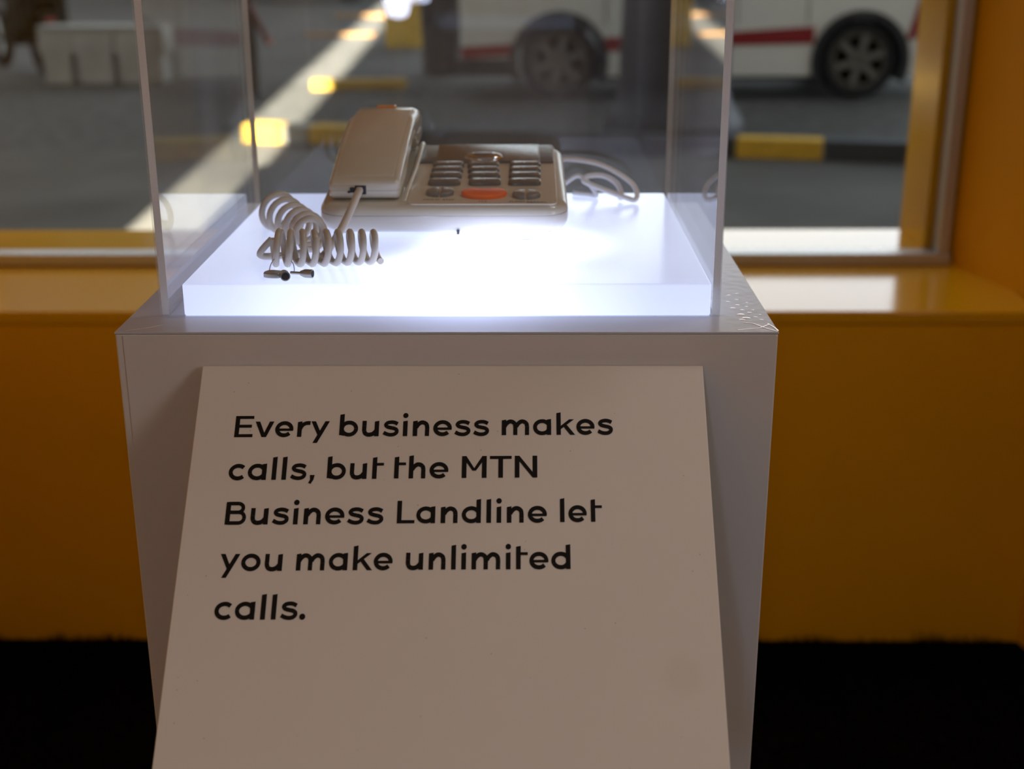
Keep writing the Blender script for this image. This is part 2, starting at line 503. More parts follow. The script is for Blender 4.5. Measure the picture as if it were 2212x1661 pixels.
class Glyphs:
    """stroke-built lettering; writes flat polygons into an MB through a 2D->3D map"""
    def __init__(self): self.polys = []
def stroke(pts, wd, closed=False):
    P = [Vector((p[0], p[1])) for p in pts]; n = len(P); L, Rr = [], []
    for i in range(n):
        if closed: a, b = P[i - 1], P[(i + 1) % n]
        else: a, b = P[max(i - 1, 0)], P[min(i + 1, n - 1)]
        d0 = (P[i] - (P[i - 1] if (closed or i > 0) else P[i])); d1 = ((P[(i + 1) % n] if (closed or i < n - 1) else P[i]) - P[i])
        if d0.length < 1e-9: d0 = d1
        if d1.length < 1e-9: d1 = d0
        d0 = d0.normalized(); d1 = d1.normalized()
        t = (d0 + d1)
        t = t.normalized() if t.length > 1e-6 else d0
        nrm = Vector((-t.y, t.x)); sc_ = 1 / max(0.5, nrm.dot(Vector((-d0.y, d0.x))))
        L.append(P[i] + nrm * wd / 2 * sc_); Rr.append(P[i] - nrm * wd / 2 * sc_)
    out = []
    for i in range(n if closed else n - 1):
        j = (i + 1) % n
        out.append([L[i], Rr[i], Rr[j], L[j]])
    return out
def arc(cx, cy, rx, ry, a0, a1, n=22):
    return [(cx + rx * math.cos(math.radians(a0 + (a1 - a0) * k / n)), cy + ry * math.sin(math.radians(a0 + (a1 - a0) * k / n))) for k in range(n + 1)]
def disc(cx, cy, r, n=24):
    return [[Vector(p) for p in arc(cx, cy, r, r, 0, 360 * (n - 1) / n, n - 1)]]
S = 0.205; C_ = 0.182; Hh = 0.142
def stem(x, z0, z1, cut=0.035):
    return [[Vector((x - S / 2, z0)), Vector((x + S / 2, z0)), Vector((x + S / 2, z1)), Vector((x - S / 2, z1 - cut))]]
def bar(x0, x1, y, t=Hh):
    return [[Vector((x0, y - t / 2)), Vector((x1, y - t / 2)), Vector((x1, y + t / 2)), Vector((x0, y + t / 2))]]
def pol(*p): return [[Vector(q) for q in p]]
XH = 0.73
def sp2(pts, n=6): return [(p.x, p.y) for p in spline([(a, b, 0) for a, b in pts], n)]
def glyph(ch):
    ring = stroke(arc(.42, XH / 2, .335, XH / 2 - C_ / 2 + .012, 0, 352.5, 47), C_, True)
    arch = lambda x: stroke(sp2([(x, .40), (x + .08, .53), (x + .22, .632), (x + .36, .625), (x + .47, .54), (x + .505, .40), (x + .505, .2), (x + .505, 0)], 7), C_ + .01)
    if ch == 'E': return stem(S / 2, 0, 1, 0) + bar(0, .86, 1 - Hh / 2) + bar(0, .79, .515) + bar(0, .86, Hh / 2), .87, 'SR'
    if ch == 'v': return pol((0, XH), (.21, XH), (.45, .2), (.34, 0)) + pol((.67, XH), (.88, XH), (.55, 0), (.34, 0), (.45, .2)), .88, 'DD'
    if ch == 'y': return pol((0, XH), (.21, XH), (.47, .2), (.36, .03)) + pol((.66, XH), (.87, XH), (.33, -.29), (.12, -.29)), .87, 'DD'
    if ch == 'e': return stroke(arc(.42, XH / 2, .335, XH / 2 - C_ / 2 + .012, -8, 318, 44), C_) + bar(.10, .835, XH / 2 - .025, .115), .85, 'RR'
    if ch == 'r': return stem(S / 2, 0, XH) + stroke(sp2([(.12, .36), (.2, .52), (.34, .625), (.47, .65), (.59, .645)], 6), C_), .6, 'SD'
    if ch == 'b': return stem(S / 2, .06, 1.06) + [[Vector((0, .09)), Vector((S, .02)), Vector((S, .2)), Vector((0, .2))]] + stroke(arc(.44, XH / 2, .325, XH / 2 - C_ / 2 + .012, 0, 352.5, 47), C_, True), .85, 'SR'
    if ch == 'd': return stem(.85 - S / 2, 0, 1.06) + ring, .85, 'RS'
    if ch == 'a': return stem(.84 - S / 2, 0, XH + .02, .03) + ring, .84, 'RS'
    if ch == 'u': return stem(.78 - S / 2, 0, XH) + stroke(sp2([(S / 2, XH), (S / 2, .45), (.105, .27), (.17, .13), (.31, .075), (.48, .105), (.60, .2), (.69, .33)], 7), C_ + .01), .78, 'SS'
    if ch == 's': return stroke(sp2([(.665, .575), (.53, .64), (.37, .66), (.2, .625), (.125, .535), (.19, .445), (.36, .395), (.52, .36), (.625, .285), (.62, .17), (.50, .085), (.34, .068), (.18, .1), (.03, .175)], 6), C_ - .01), .73, 'RR'
    if ch == 'i': return stem(S / 2, 0, XH) + disc(S / 2, .97, .122), S, 'SS'
    if ch == 'l': return stem(S / 2, 0, 1.06), S, 'SS'
    if ch == 'n': return stem(S / 2, 0, XH) + arch(.15), .755, 'SS'
    if ch == 'h': return stem(S / 2, 0, 1.06) + arch(.15), .755, 'SS'
    if ch == 'm': return stem(S / 2, 0, XH) + arch(.13) + arch(.68), 1.285, 'SS'
    if ch == 'k': return stem(S / 2, 0, 1.06) + pol((.17, .24), (.17, .40), (.60, XH), (.83, XH)) + pol((.30, .42), (.44, .52), (.87, 0), (.64, 0)), .86, 'SD'
    if ch == 'c': return stroke(arc(.42, XH / 2, .335, XH / 2 - C_ / 2 + .012, 44, 316, 36), C_), .74, 'RR'
    if ch == 't': return stem(S / 2, 0, 1.0) + bar(.1, .52, .665, .125), .52, 'SD'
    if ch == 'o': return ring, .84, 'RR'
    if ch == 'B': return stem(S / 2, 0, 1, 0) + stroke([(.1, .93), (.5, .93)] + arc(.52, .735, .235, .195, 90, -90, 16) + [(.1, .54)], Hh + .02) + stroke([(.1, .54), (.56, .54)] + arc(.58, .305, .255, .237, 90, -90, 16) + [(.1, .068)], Hh + .02), .92, 'SR'
    if ch == 'L': return stem(S / 2, 0, 1, 0) + bar(0, .79, Hh / 2), .79, 'SD'
    if ch == 'M': return stem(S / 2, 0, 1, 0) + stem(1.09 - S / 2, 0, 1, 0) + pol((0, 1), (.19, 1), (.62, .33), (.47, .33)) + pol((.90, 1), (1.09, 1), (.62, .33), (.47, .33)), 1.09, 'SS'
    if ch == 'T': return bar(0, .96, 1 - Hh / 2) + stem(.48, 0, 1, 0), .96, 'DD'
    if ch == 'N': return stem(S / 2, 0, 1, 0) + stem(.99 - S / 2, 0, 1, 0) + pol((0, 1), (.2, 1), (.99, 0), (.79, 0)), .99, 'SS'
    if ch == ',': return pol((.08, .21), (.30, .21), (.26, .02), (.14, -.2), (.02, -.15), (.10, 0)), .30, 'DD'
    if ch == '.': return disc(.125, .115, .128), .25, 'DD'
GAP = {'S': .125, 'R': .065, 'D': .015}
CAPH = 0.01555
words = [("Every", -0.1387, 0.0539, -0.0759, 0.0535), ("business", -0.0692, 0.0533, 0.0301, 0.0527), ("makes", 0.0384, 0.0523, 0.1120, 0.0518),
         ("calls,", -0.1395, 0.0847, -0.0832, 0.0842), ("but", -0.0753, 0.0841, -0.0384, 0.0836), ("the", -0.0315, 0.0834, 0.0039, 0.0832), ("MTN", 0.0126, 0.0830, 0.0618, 0.0826),
         ("Business", -0.1386, 0.1155, -0.0369, 0.1150), ("Landline", -0.0283, 0.1145, 0.0679, 0.1138), ("let", 0.0763, 0.1135, 0.1032, 0.1132),
         ("you", -0.1388, 0.1466, -0.0993, 0.1465), ("make", -0.0905, 0.1462, -0.0296, 0.1458), ("unlimited", -0.0214, 0.1456, 0.0825, 0.1449), ("calls.", -0.1388, 0.1782, -0.0822, 0.1779)]
tb = MB()
lev = 0
for wd, x0, v0, x1, v1 in words:
    gs = [glyph(c) for c in wd]
    pos, x = [], 0.0
    for i, g in enumerate(gs):
        if i: x += GAP[gs[i - 1][2][1]] + GAP[g[2][0]]
        pos.append(x); x += g[1]
    k = (x1 - x0) / x
    for g, px in zip(gs, pos):
        for q in g[0]:
            pts = []
            for p in q:
                u = x0 + (px + p.x) * k
                vv = v0 + (v1 - v0) * (u - x0) / (x1 - x0) - p.y * CAPH
                pts.append(P0 + PX * u + PD * vv + PN * (0.00022 + 0.00001 * (lev % 9)))
            lev += 1
            tb.add(pts, [tuple(range(len(pts)))])
tb.build('lettering', M['ink'], plq)

# ================================================================== LIGHT BOX
ZS = 1.0232
SX0, SX1, SY0, SY1 = -0.1871, 0.1841, 0.0399, 0.3784
def lit_mat():
    mt = mat('lit_opal_acrylic', (0.62, 0.63, 0.70), 0.2, spec=0.5)
    n = mt.node_tree; b = n.nodes['Principled BSDF']
    t = n.nodes.new('ShaderNodeTexCoord')
    tot = None
    # the lamps inside the box: position, radius, strength
    for (cx, cy, cz, rad, st) in [(0.012, -0.125, 0.012, 0.105, 2.2), (0.045, -0.045, 0.02, 0.100, 3.0), (-0.07, -0.17, 0.0, 0.12, 0.5), (0.06, -0.17, 0.0, 0.11, 0.5)]:
        vm = n.nodes.new('ShaderNodeVectorMath'); vm.operation = 'DISTANCE'
        vm.inputs[1].default_value = (cx, cy, cz)
        n.links.new(t.outputs['Object'], vm.inputs[0])
        r = n.nodes.new('ShaderNodeMapRange'); r.interpolation_type = 'SMOOTHERSTEP'
        r.inputs[1].default_value = 0.0; r.inputs[2].default_value = rad; r.inputs[3].default_value = st; r.inputs[4].default_value = 0.0
        n.links.new(vm.outputs['Value'], r.inputs[0])
        if tot is None: tot = r.outputs[0]
        else:
            a = n.nodes.new('ShaderNodeMath'); a.operation = 'ADD'
            n.links.new(tot, a.inputs[0]); n.links.new(r.outputs[0], a.inputs[1]); tot = a.outputs[0]
    # upright sides glow a little more; flanks raised to throw light on film
    ge = n.nodes.new('ShaderNodeSeparateXYZ'); n.links.new(t.outputs['Normal'], ge.inputs[0])
    fr = n.nodes.new('ShaderNodeMapRange')
    fr.inputs[1].default_value = 0.1; fr.inputs[2].default_value = 0.9; fr.inputs[3].default_value = 0.20; fr.inputs[4].default_value = 0.0
    n.links.new(ge.outputs[2], fr.inputs[0])
    a = n.nodes.new('ShaderNodeMath'); a.operation = 'ADD'
    n.links.new(tot, a.inputs[0]); n.links.new(fr.outputs[0], a.inputs[1]); tot = a.outputs[0]
    a = n.nodes.new('ShaderNodeMath'); a.operation = 'ADD'; a.inputs[1].default_value = 0.74
    n.links.new(tot, a.inputs[0])
    b.inputs['Emission Color'].default_value = (0.66, 0.76, 1.12, 1)
    n.links.new(a.outputs[0], b.inputs['Emission Strength'])
    return mt
M['lit'] = lit_mat()
lb = thing('light_box', 'glowing blue-white light box under the telephone inside the clear case', 'light box', ((SX0 + SX1) / 2, (SY0 + SY1) / 2, 1.0))
MB().box(SX0, SX1, SY0, SY1, 1.0002, ZS).build('opal_box', M['lit'], lb, bevel=0.0012)

# ================================================================== ACRYLIC COVER
VX0, VX1, VY0, VY1, VT, VH = -0.2033, 0.1905, 0.0370, 0.3905, 0.0050, 1.42
cov = thing('display_cover', 'tall clear acrylic cover standing over the telephone', 'display case', ((VX0 + VX1) / 2, (VY0 + VY1) / 2, 1.0))
AE = [M['acrylic'], M['acrylic_edge']]
MB().box(VX0, VX1, VY0, VY0 + VT, 1.0003, VH).build('front_pane', M['acrylic'], cov)
MB().box(VX0, VX1, VY1 - VT, VY1, 1.0003, VH).build('back_pane', M['acrylic'], cov)
for x in (VX0, VX1 - VT):
    mb = MB()
    y0, y1, z0 = VY0 + VT + 0.0003, VY1 - VT - 0.0003, 1.0003
    mb.add([(x, y0, z0), (x + VT, y0, z0), (x + VT, y1, z0), (x, y1, z0), (x, y0, VH), (x + VT, y0, VH), (x + VT, y1, VH), (x, y1, VH)],
           [(0, 3, 2, 1), (4, 5, 6, 7), (1, 2, 6, 5), (3, 0, 4, 7)], 0)
    mb.add([(x, y0, z0), (x + VT, y0, z0), (x + VT, y0, VH), (x, y0, VH), (x, y1, z0), (x + VT, y1, z0), (x + VT, y1, VH), (x, y1, VH)], [(0, 1, 2, 3), (5, 4, 7, 6)], 1)
    mb.build('side_pane', AE, cov)
MB().box(VX0, VX1, VY0, VY1, VH + 0.0003, VH + VT).build('top_pane', M['acrylic'], cov)

# ================================================================== TELEPHONE
PX0, PX1, PY0, PY1 = -0.1125, 0.0885, 0.1850, 0.3650
KS = 0.0209 / 0.172
def ztop(y): return ZS + 0.0258 + KS * (y - 0.186)
tel = thing('telephone', 'beige desk telephone with grey keys on the light box', 'telephone', ((PX0 + PX1) / 2, (PY0 + PY1) / 2, ZS))
def shell(levels, name, m_):
    rings = []
    for t, ins, r in levels:
        ring = []
        for x, y in rrect(PX0 + ins, PX1 - ins, PY0 + ins, PY1 - ins, r, 8):
            ring.append((x, y, ZS + 0.0025 + (ztop(y) - ZS - 0.0025) * t))
        rings.append(ring)
    return MB().loft(rings).build(name, m_, tel, smooth=50)
shell([(0.0, .016, .014), (.02, .011, .016), (.08, .0062, .018), (.18, .0028, .019), (.32, .0006, .02), (.45, 0, .02), (.60, 0, .02), (.665, .0002, .02)], 'base_shell', M['plastic_low'])
shell([(.675, .0005, .02), (.70, 0, .02), (.80, .0004, .02), (.88, .0016, .019), (.94, .0032, .018), (.98, .0056, .016), (1.0, .0085, .014)], 'top_shell', M['plastic'])
for fx in (-0.095, 0.07):
    for fy in (0.212, 0.345):
        MB().lathe([(.006, 0), (.006, .004)], (fx, fy, ZS), n=14).build('foot', M['plastic_low'], tel)
# keypad plate (slightly proud, with an outline groove)
def plate(poly, off0, off1, name, m_, ins=0.0006, par=None):
    cx = sum(p[0] for p in poly) / len(poly); cy = sum(p[1] for p in poly) / len(poly)
    def sh(d): 
        out = []
        for x, y in poly:
            v = Vector((x - cx, y - cy)); l = v.length; k = (l - d) / l
            out.append((cx + v.x * k, cy + v.y * k))
        return out
    rings = [[(x, y, ztop(y) + off0) for x, y in poly]]
    for k in range(5):
        a = PI / 2 * k / 4
        rings.append([(x, y, ztop(y) + off1 - ins * .8 * (1 - math.sin(a))) for x, y in sh(ins * (1 - math.cos(a)))])
    return MB().loft(rings).build(name, m_, par or tel, smooth=45)
plate(rrect(-0.0415, 0.0795, 0.1905, 0.3585, 0.006, 6), -0.001, 0.0007, 'keypad_plate', M['plastic'])
TOP = 0.0007
# smoked cover over the card at the back edge
plate(rrect(-0.0405, 0.0785, 0.3020, 0.3575, 0.003, 4), 0, TOP + 0.0010, 'smoked_cover', M['cover'])
plate(rrect(-0.0250, 0.0665, 0.3028, 0.3560, 0.0015, 3), 0.001, TOP + 0.0020, 'index_card', M['card_brown'])
el = [(0.0168 + .0170 * math.cos(a), 0.3145 + .0105 * math.sin(a)) for a in [2 * PI * k / 36 for k in range(36)]]
dl = plate(el, 0.001, TOP + 0.0048, 'oval_badge', M['lens'], ins=0.0042)
el2 = [(0.0168 + .0098 * math.cos(a), 0.3150 + .0055 * math.sin(a)) for a in [2 * PI * k / 30 for k in range(30)]]
plate(el2, 0.002, TOP + 0.0056, 'badge_face', M['card_brown'], ins=0.0018, par=dl)
# number keys
KW, KD = 0.0136, 0.0062
def text_mesh(body, size, cx, cy, off, parent, m_, name, sx=1.0):
    cu = bpy.data.curves.new(name, 'FONT'); cu.body = body; cu.size = size; cu.align_x = 'CENTER'; cu.align_y = 'CENTER'
    to = bpy.data.objects.new(name, cu); COL.objects.link(to)
    dg = bpy.context.evaluated_depsgraph_get()
    me = bpy.data.meshes.new_from_object(to.evaluated_get(dg))
    bpy.data.objects.remove(to)
    b = root_loc(parent)
    for v in me.vertices:
        y = cy + v.co.y
        v.co = Vector((cx + v.co.x * sx, y, ztop(y) + off)) - b
    me.materials.clear(); me.materials.append(m_)
    ob = bpy.data.objects.new(name, me); COL.objects.link(ob); ob.parent = parent
    return ob
def lab(v): return v
cols = [(-0.0130, -0.0140), (0.0165, 0.0192), (0.0535, 0.0532)]
rows = [0.2925, 0.2775, 0.2612, 0.2432]
keys = [['1', '2', '3'], ['4', '5', '6'], ['7', '8', '9'], ['*', '0', '#']]
for ri, y in enumerate(rows):
    for ci in range(3):
        x = cols[ci][0] + (cols[ci][1] - cols[ci][0]) * ri / 3 + (0.0006 if ci == 1 else 0)
        po = rrect(x - KW, x + KW, y - KD, y + KD, 0.0045, 6)
        kk = plate(po, 0, TOP + 0.0036, 'number_key', M['key'], ins=0.0022)
        text_mesh(keys[ri][ci], 0.0062, x - 0.001, y, TOP + 0.0037, kk, M['print_light'], 'digit', 1.2)
# the long orange button and the four half-round buttons
po = []
for k in range(40):
    a = 2 * PI * k / 40
    x, y = 0.0202 + .0185 * math.cos(a), 0.2125 + .0118 * math.sin(a)
    if math.sin(a) > 0: y -= .0052 * math.exp(-((x - .0202) / .0072) ** 2)
    po.append((x, y))
ob = plate(po, 0, TOP + 0.0036, 'orange_button', M['orange'], ins=0.0013)
ob['label'] = 'long orange button'
for k in range(7):
    x = 0.0202 + (k - 3) * 0.0024
    MB().obox((x, 0.2125, ztop(0.2125) + TOP + 0.0036), (0.0004, 0.004, 0.0004), ((1, 0, 0), (0, 1, KS), (0, 0, 1))).build('grip_rib', M['orange'], ob)
for cx, cy in ((-0.0160, 0.2155), (0.0547, 0.2090)):
    for sgn in (-1, 1):
        po = [(cx + sgn * 0.0009, cy - .0082)] 
        n_ = 14
        po = [(cx + sgn * (0.0010 + .0105 * math.cos(a)), cy + .0085 * math.sin(a)) for a in [-PI / 2 + PI * k / n_ for k in range(n_ + 1)]]
        if sgn < 0: po = po[::-1]
        plate(po, 0, TOP + 0.0036, 'half_round_button', M['key_small'], ins=0.0016)
for tx, x, y, sx in (('HOLD', -0.0222, 0.2008, 1.15), ('STEP', -0.0082, 0.2005, 1.1), ('H-F', 0.0197, 0.1955, 1.1), ('FLASH', 0.0472, 0.1955, 1.1), ('REDIAL', 0.0632, 0.1940, 1.25)):
    text_mesh(tx, 0.0042, x, y, TOP + 0.00015, tel, M['ink'], 'button_label', sx)
# cradle ridge beside the handset
mb = MB()
mb.tube(spline([(-0.0443, 0.198, ztop(.198) - .0005), (-0.0432, 0.24, ztop(.24) + .0005), (-0.0414, 0.29, ztop(.29) + .001), (-0.0402, 0.33, ztop(.33) + .004), (-0.0396, 0.352, ztop(.352) + .004), (-0.0396, 0.3585, ztop(.3585))], 6), 0.0022, 8)
mb.build('cradle_ridge', M['plastic'], tel, smooth=60)
# line socket at back right
MB().box(0.070, 0.086, 0.3635, 0.3665, ZS + .012, ZS + .03).build('line_socket', M['plastic_low'], tel, bevel=.001)

MB().box(-0.0014, 0.0008, PY0 + .0005, PY0 + .012, 1.0262, 1.0292).build('front_slot', M['socket'], tel)
# ------------------------------------------------------------------ handset
hs = thing('handset', 'beige telephone handset lying in its cradle with an orange lamp', 'handset', (-0.0745, 0.28, 1.052))
topz = [(.2000, 1.0645), (.2025, 1.0668), (.206, 1.0685), (.215, 1.0718), (.24, 1.0810), (.27, 1.0900), (.30, 1.0974), (.325, 1.1018), (.345, 1.1046), (.358, 1.1056), (.368, 1.1040), (.376, 1.0990), (.381, 1.0920), (.383, 1.084)]
botz = [(.2000, 1.0545), (.2025, 1.0525), (.206, 1.0517), (.215, 1.0525), (.235, 1.0550), (.248, 1.0590), (.258, 1.0670), (.27, 1.0725), (.30, 1.0815), (.318, 1.0830), (.328, 1.0790), (.336, 1.0715), (.345, 1.0698), (.358, 1.0715), (.372, 1.0738), (.381, 1.0765), (.383, 1.079)]
def hx(y): return -0.0763 + 0.0042 * (y - 0.2) / 0.156
def hw(y):
    w0 = 0.0287 + 0.0008 * (y - .2) / .15
    if y < .206: w0 -= (0.0022 * ((.206 - y) / .006) ** 2)
    if y > .372: w0 -= 0.006 * ((y - .372) / .011) ** 2
    return w0
ys = [.2000, .2012, .2025, .204, .206, .21, .215, .225, .235, .242, .248, .253, .258, .264, .27, .285, .30, .31, .318, .323, .328, .332, .336, .340, .345, .352, .358, .363, .368, .372, .376, .379, .381, .383]
SPLIT = 0.46
def hring(y, lo, hi, rlo, rhi, ins=0.0):
    zb, zt = interp(botz, y), interp(topz, y)
    z0, z1 = zb + (zt - zb) * lo, zb + (zt - zb) * hi
    cx, hw_ = hx(y), hw(y) - ins
    pts = []
    h = z1 - z0
    for (sx_, zc, r, a0) in ((1, z0, rlo, -90), (1, z1, rhi, 0), (-1, z1, rhi, 90), (-1, z0, rlo, 180)):
        r = min(r, h * .48, hw_ * .9)
        zc2 = zc + r if zc == z0 else zc - r
        for k in range(6):
            a = math.radians(a0 + 90 * k / 5)
            pts.append((cx + sx_ * (hw_ - r) + r * math.cos(a), y, zc2 + r * math.sin(a)))
    return pts
MB().loft([hring(y, 0, SPLIT - .008, .006, .0004) for y in ys]).build('lower_shell', M['plastic'], hs, smooth=50)
MB().loft([hring(y, SPLIT - .010, SPLIT + .010, .0003, .0003, .0006) for y in ys[2:-2]]).build('seam', M['dark_trim'], hs)
MB().loft([hring(y, SPLIT + .008, 1, .0004, .0068 + .004 * max(0, min(1, (y - .29) / .06))) for y in ys]).build('upper_shell', M['plastic'], hs, smooth=50)
# inlaid top panel following the curve of the back
rings = []
for y in [.2085, .2092, .215, .225, .24, .255, .27, .285, .30, .315, .33, .345, .352, .3525]:
    zt = interp(topz, y); hw_ = 0.0232 if y not in (.2085, .3525) else 0.0226
    cx = hx(y)
    rings.append([(cx - hw_, y, zt - .0008), (cx + hw_, y, zt - .0008), (cx + hw_, y, zt + .0001), (cx + hw_ - .0006, y, zt + .00045), (cx - hw_ + .0006, y, zt + .00045), (cx - hw_, y, zt + .0001)])
MB().loft(rings).build('top_panel', M['plastic'], hs, smooth=40)
hl = MB().box(-0.0810, -0.0635, .3555, .3625, 1.1035, 1.1075).build('message_lamp', M['orange_lamp'], hs, bevel=.0012)
hl['label'] = 'orange message lamp'
# jack with its plug
jk = MB()
jk.box(-0.0835, -0.0745, .1990, .2052, 1.0562, 1.0632).box(-0.0875, -0.0836, .1990, .2052, 1.0575, 1.0618)
jk.box(-0.0895, -0.0876, .1990, .2052, 1.0572, 1.0588)
jk.build('jack', M['socket'], hs, bevel=.0004)
pg = MB().box(-0.0822, -0.0772, .1968, .2005, 1.0572, 1.0622).build('plug', M['cord'], hs, bevel=.0008)

# ================================================================== COILED CORD
cord = thing('coiled_cord', 'beige coiled handset cord heaped on the light box left of the telephone', 'cord', (-0.10, 0.12, ZS))
RW = 0.0026
strand = spline([(-0.0797, .1985, 1.0595), (-0.0805, .188, 1.0575), (-0.0830, .172, 1.0510), (-0.0875, .150, 1.0410), (-0.0915, .132, 1.0345), (-0.0955, .112, 1.0290), (-0.0990, .097, 1.0264)], 8)
MB().tube(strand, 0.0031, 10).build('straight_strand', M['cord'], cord, smooth=60)
def helix(axis, turns, rads, ph=0.0, hand=1, seg=26, flat=0.0):
    A = spline(axis, 14)
    L = [0.0]
    for a, b in zip(A, A[1:]): L.append(L[-1] + (b - a).length)
    n = int(turns * seg); out = []
    for i in range(n + 1):
        s = L[-1] * i / n
        j = 0
        while j < len(L) - 2 and L[j + 1] < s: j += 1
        t = (s - L[j]) / (L[j + 1] - L[j])
        p = A[j].lerp(A[j + 1], t)
        d = (A[min(j + 2, len(A) - 1)] - A[max(j - 1, 0)]); d.z = 0; d.normalize()
        side = Vector((d.y, -d.x, 0))
        r = rads[0] + (rads[1] - rads[0]) * i / n
        ang = ph + hand * 2 * PI * turns * i / n
        q = p + side * r * math.cos(ang) + Vector((0, 0, 1)) * r * math.sin(ang) + d * (0.0035 * math.cos(ang))
        q.z = max(q.z, ZS + RW + 0.0002)
        out.append(q)
    return out
R0 = 0.0112
zc = ZS + R0 + RW
h1 = helix([(-0.1330, .0930, zc), (-0.117, .0910, zc), (-0.098, .0920, zc), (-0.078, .0940, zc), (-0.0530, .0950, zc)], 9.3, (0.0125, 0.0108), PI * .9, 1)
MB().tube(h1, RW, 8).build('front_coils', M['cord'], cord, smooth=60)
h2 = helix([(-0.1530, .2200, zc + .003), (-0.1425, .2020, zc + .002), (-0.1290, .1800, zc), (-0.1170, .1580, zc), (-0.1090, .1330, zc)], 6.3, (0.0150, 0.0108), PI * 1.2, 1)
MB().tube(h2, RW, 8).build('rear_coils', M['cord'], cord, smooth=60)
h3 = spline([h2[-1], Vector((-.114, .1190, ZS + .0045)), Vector((-.131, .1130, ZS + .0030)), Vector((-.144, .104, ZS + .006)), h1[0]], 8)
MB().tube(h3, RW, 8).build('joining_turn', M['cord'], cord, smooth=60)
h4 = spline([Vector((-.1505, .2335, ZS + .0030)), Vector((-.138, .238, ZS + .0030)), Vector((-.125, .236, ZS + .0028)), Vector((-.114, .232, ZS + .0035))], 8)
MB().tube(h4, 0.0019, 8).build('tail', M['cord'], cord, smooth=60)

# ================================================================== KEYS on a thin ring
def tubular_key(base, label, bow_dir, tube_dir, bow_len, tube_r, tube_len, name='tubular_key', shaft=0.0, gap_=0.006):
    t = thing(name, label, 'key', base, 'two small tubular keys')
    b = Vector(base); td = Vector(tube_dir).normalized(); bd = Vector(bow_dir).normalized()
    sd = Vector((-bd.y, bd.x, 0))
    if bow_len:
        pr = [(0, 0), (.15, .8), (.4, 1.0), (.7, 1.0), (.92, .8), (1.0, .0)]
        ring0 = [b + bd * bow_len * u + sd * .0056 * v for u, v in pr] + [b + bd * bow_len * u - sd * .0056 * v for u, v in reversed(pr[1:-1])]
        m_ = MB().loft([[p + Vector((0, 0, .0012)) for p in ring0], [p + Vector((0, 0, .0048)) for p in ring0]])
        m_.build('bow', M['steel'], t, bevel=.0006, smooth=40)
    if shaft:
        MB().tube([b - td * shaft + Vector((0, 0, tube_r)), b + Vector((0, 0, tube_r))], .0011, 10).build('shaft', M['steel'], t, smooth=50)
    c0 = b + Vector((0, 0, tube_r))
    MB().lathe([(tube_r * .55, -.003), (tube_r * .95, 0), (tube_r, .001), (tube_r, tube_len), (tube_r * .8, tube_len)], c0, td, 20).build('barrel', M['steel'], t, smooth=40)
    MB().lathe([(tube_r * .78, tube_len - .002), (tube_r * .78, tube_len + .00025)], c0, td, 20).build('bore', M['black'], t)
    return t
tubular_key((-0.1175, 0.0535, ZS + .0002), 'grey tubular key with a flat bow, end pointing at the viewer', (-1, .28, 0), (.35, -1, 0), 0.0150, .0035, .0070)
tubular_key((-0.1035, 0.0575, ZS + .0002), 'grey tubular key with a thin shaft, end pointing to the right', (-1, .1, 0), (1, -.22, 0), 0, .0031, .0062, shaft=.0105)
rg = MB().tube(spline([(-.1275, .0585, ZS + .0006), (-.1300, .066, ZS + .0035), (-.1295, .076, ZS + .0075), (-.1265, .084, ZS + .0095), (-.1215, .085, ZS + .009), (-.1155, .079, ZS + .006), (-.1125, .068, ZS + .003), (-.1125, .0592, ZS + .0028)], 8), .00035, 6).build('key_ring', M['steel'])
tag(rg, 'thin wire ring joining the two small tubular keys', 'key ring')

# ================================================================== LINE CORD (right)
lc = MB().tube(spline([(.078, .3675, ZS + .030), (.0885, .3690, ZS + .0335), (.105, .3650, ZS + .0330), (.1235, .3580, ZS + .0300), (.140, .3480, ZS + .0230), (.1515, .3400, ZS + .0150), (.1550, .3330, ZS + .0070), (.1525, .3290, ZS + .0030),
                         (.1465, .3310, ZS + .0040), (.130, .3400, ZS + .0085), (.116, .3480, ZS + .0125), (.1075, .3520, ZS + .0160), (.1085, .3545, ZS + .0190), (.1150, .3560, ZS + .0205), (.1240, .3560, ZS + .0205), (.1320, .3530, ZS + .0180), (.1385, .3480, ZS + .0130), (.1415, .3420, ZS + .0060), (.1400, .3370, ZS + .0028)], 8), 0.0024, 8).build('line_cord', M['white_cord'], smooth=60)
tag(lc, 'white telephone line cord looping on the right of the telephone', 'cord')
lc2 = MB().tube(spline([(.090, .3610, ZS + .0120), (.0985, .3600, ZS + .0185), (.1040, .3590, ZS + .0195), (.1105, .3570, ZS + .0150), (.1160, .3550, ZS + .0085), (.119, .3550, ZS + .0022), (.112, .3600, ZS + .0020), (.098, .366, ZS + .0024)], 8), 0.0022, 8).build('line_cord', M['white_cord'], smooth=60)
tag(lc2, 'short white cord curling up close behind the telephone', 'cord')

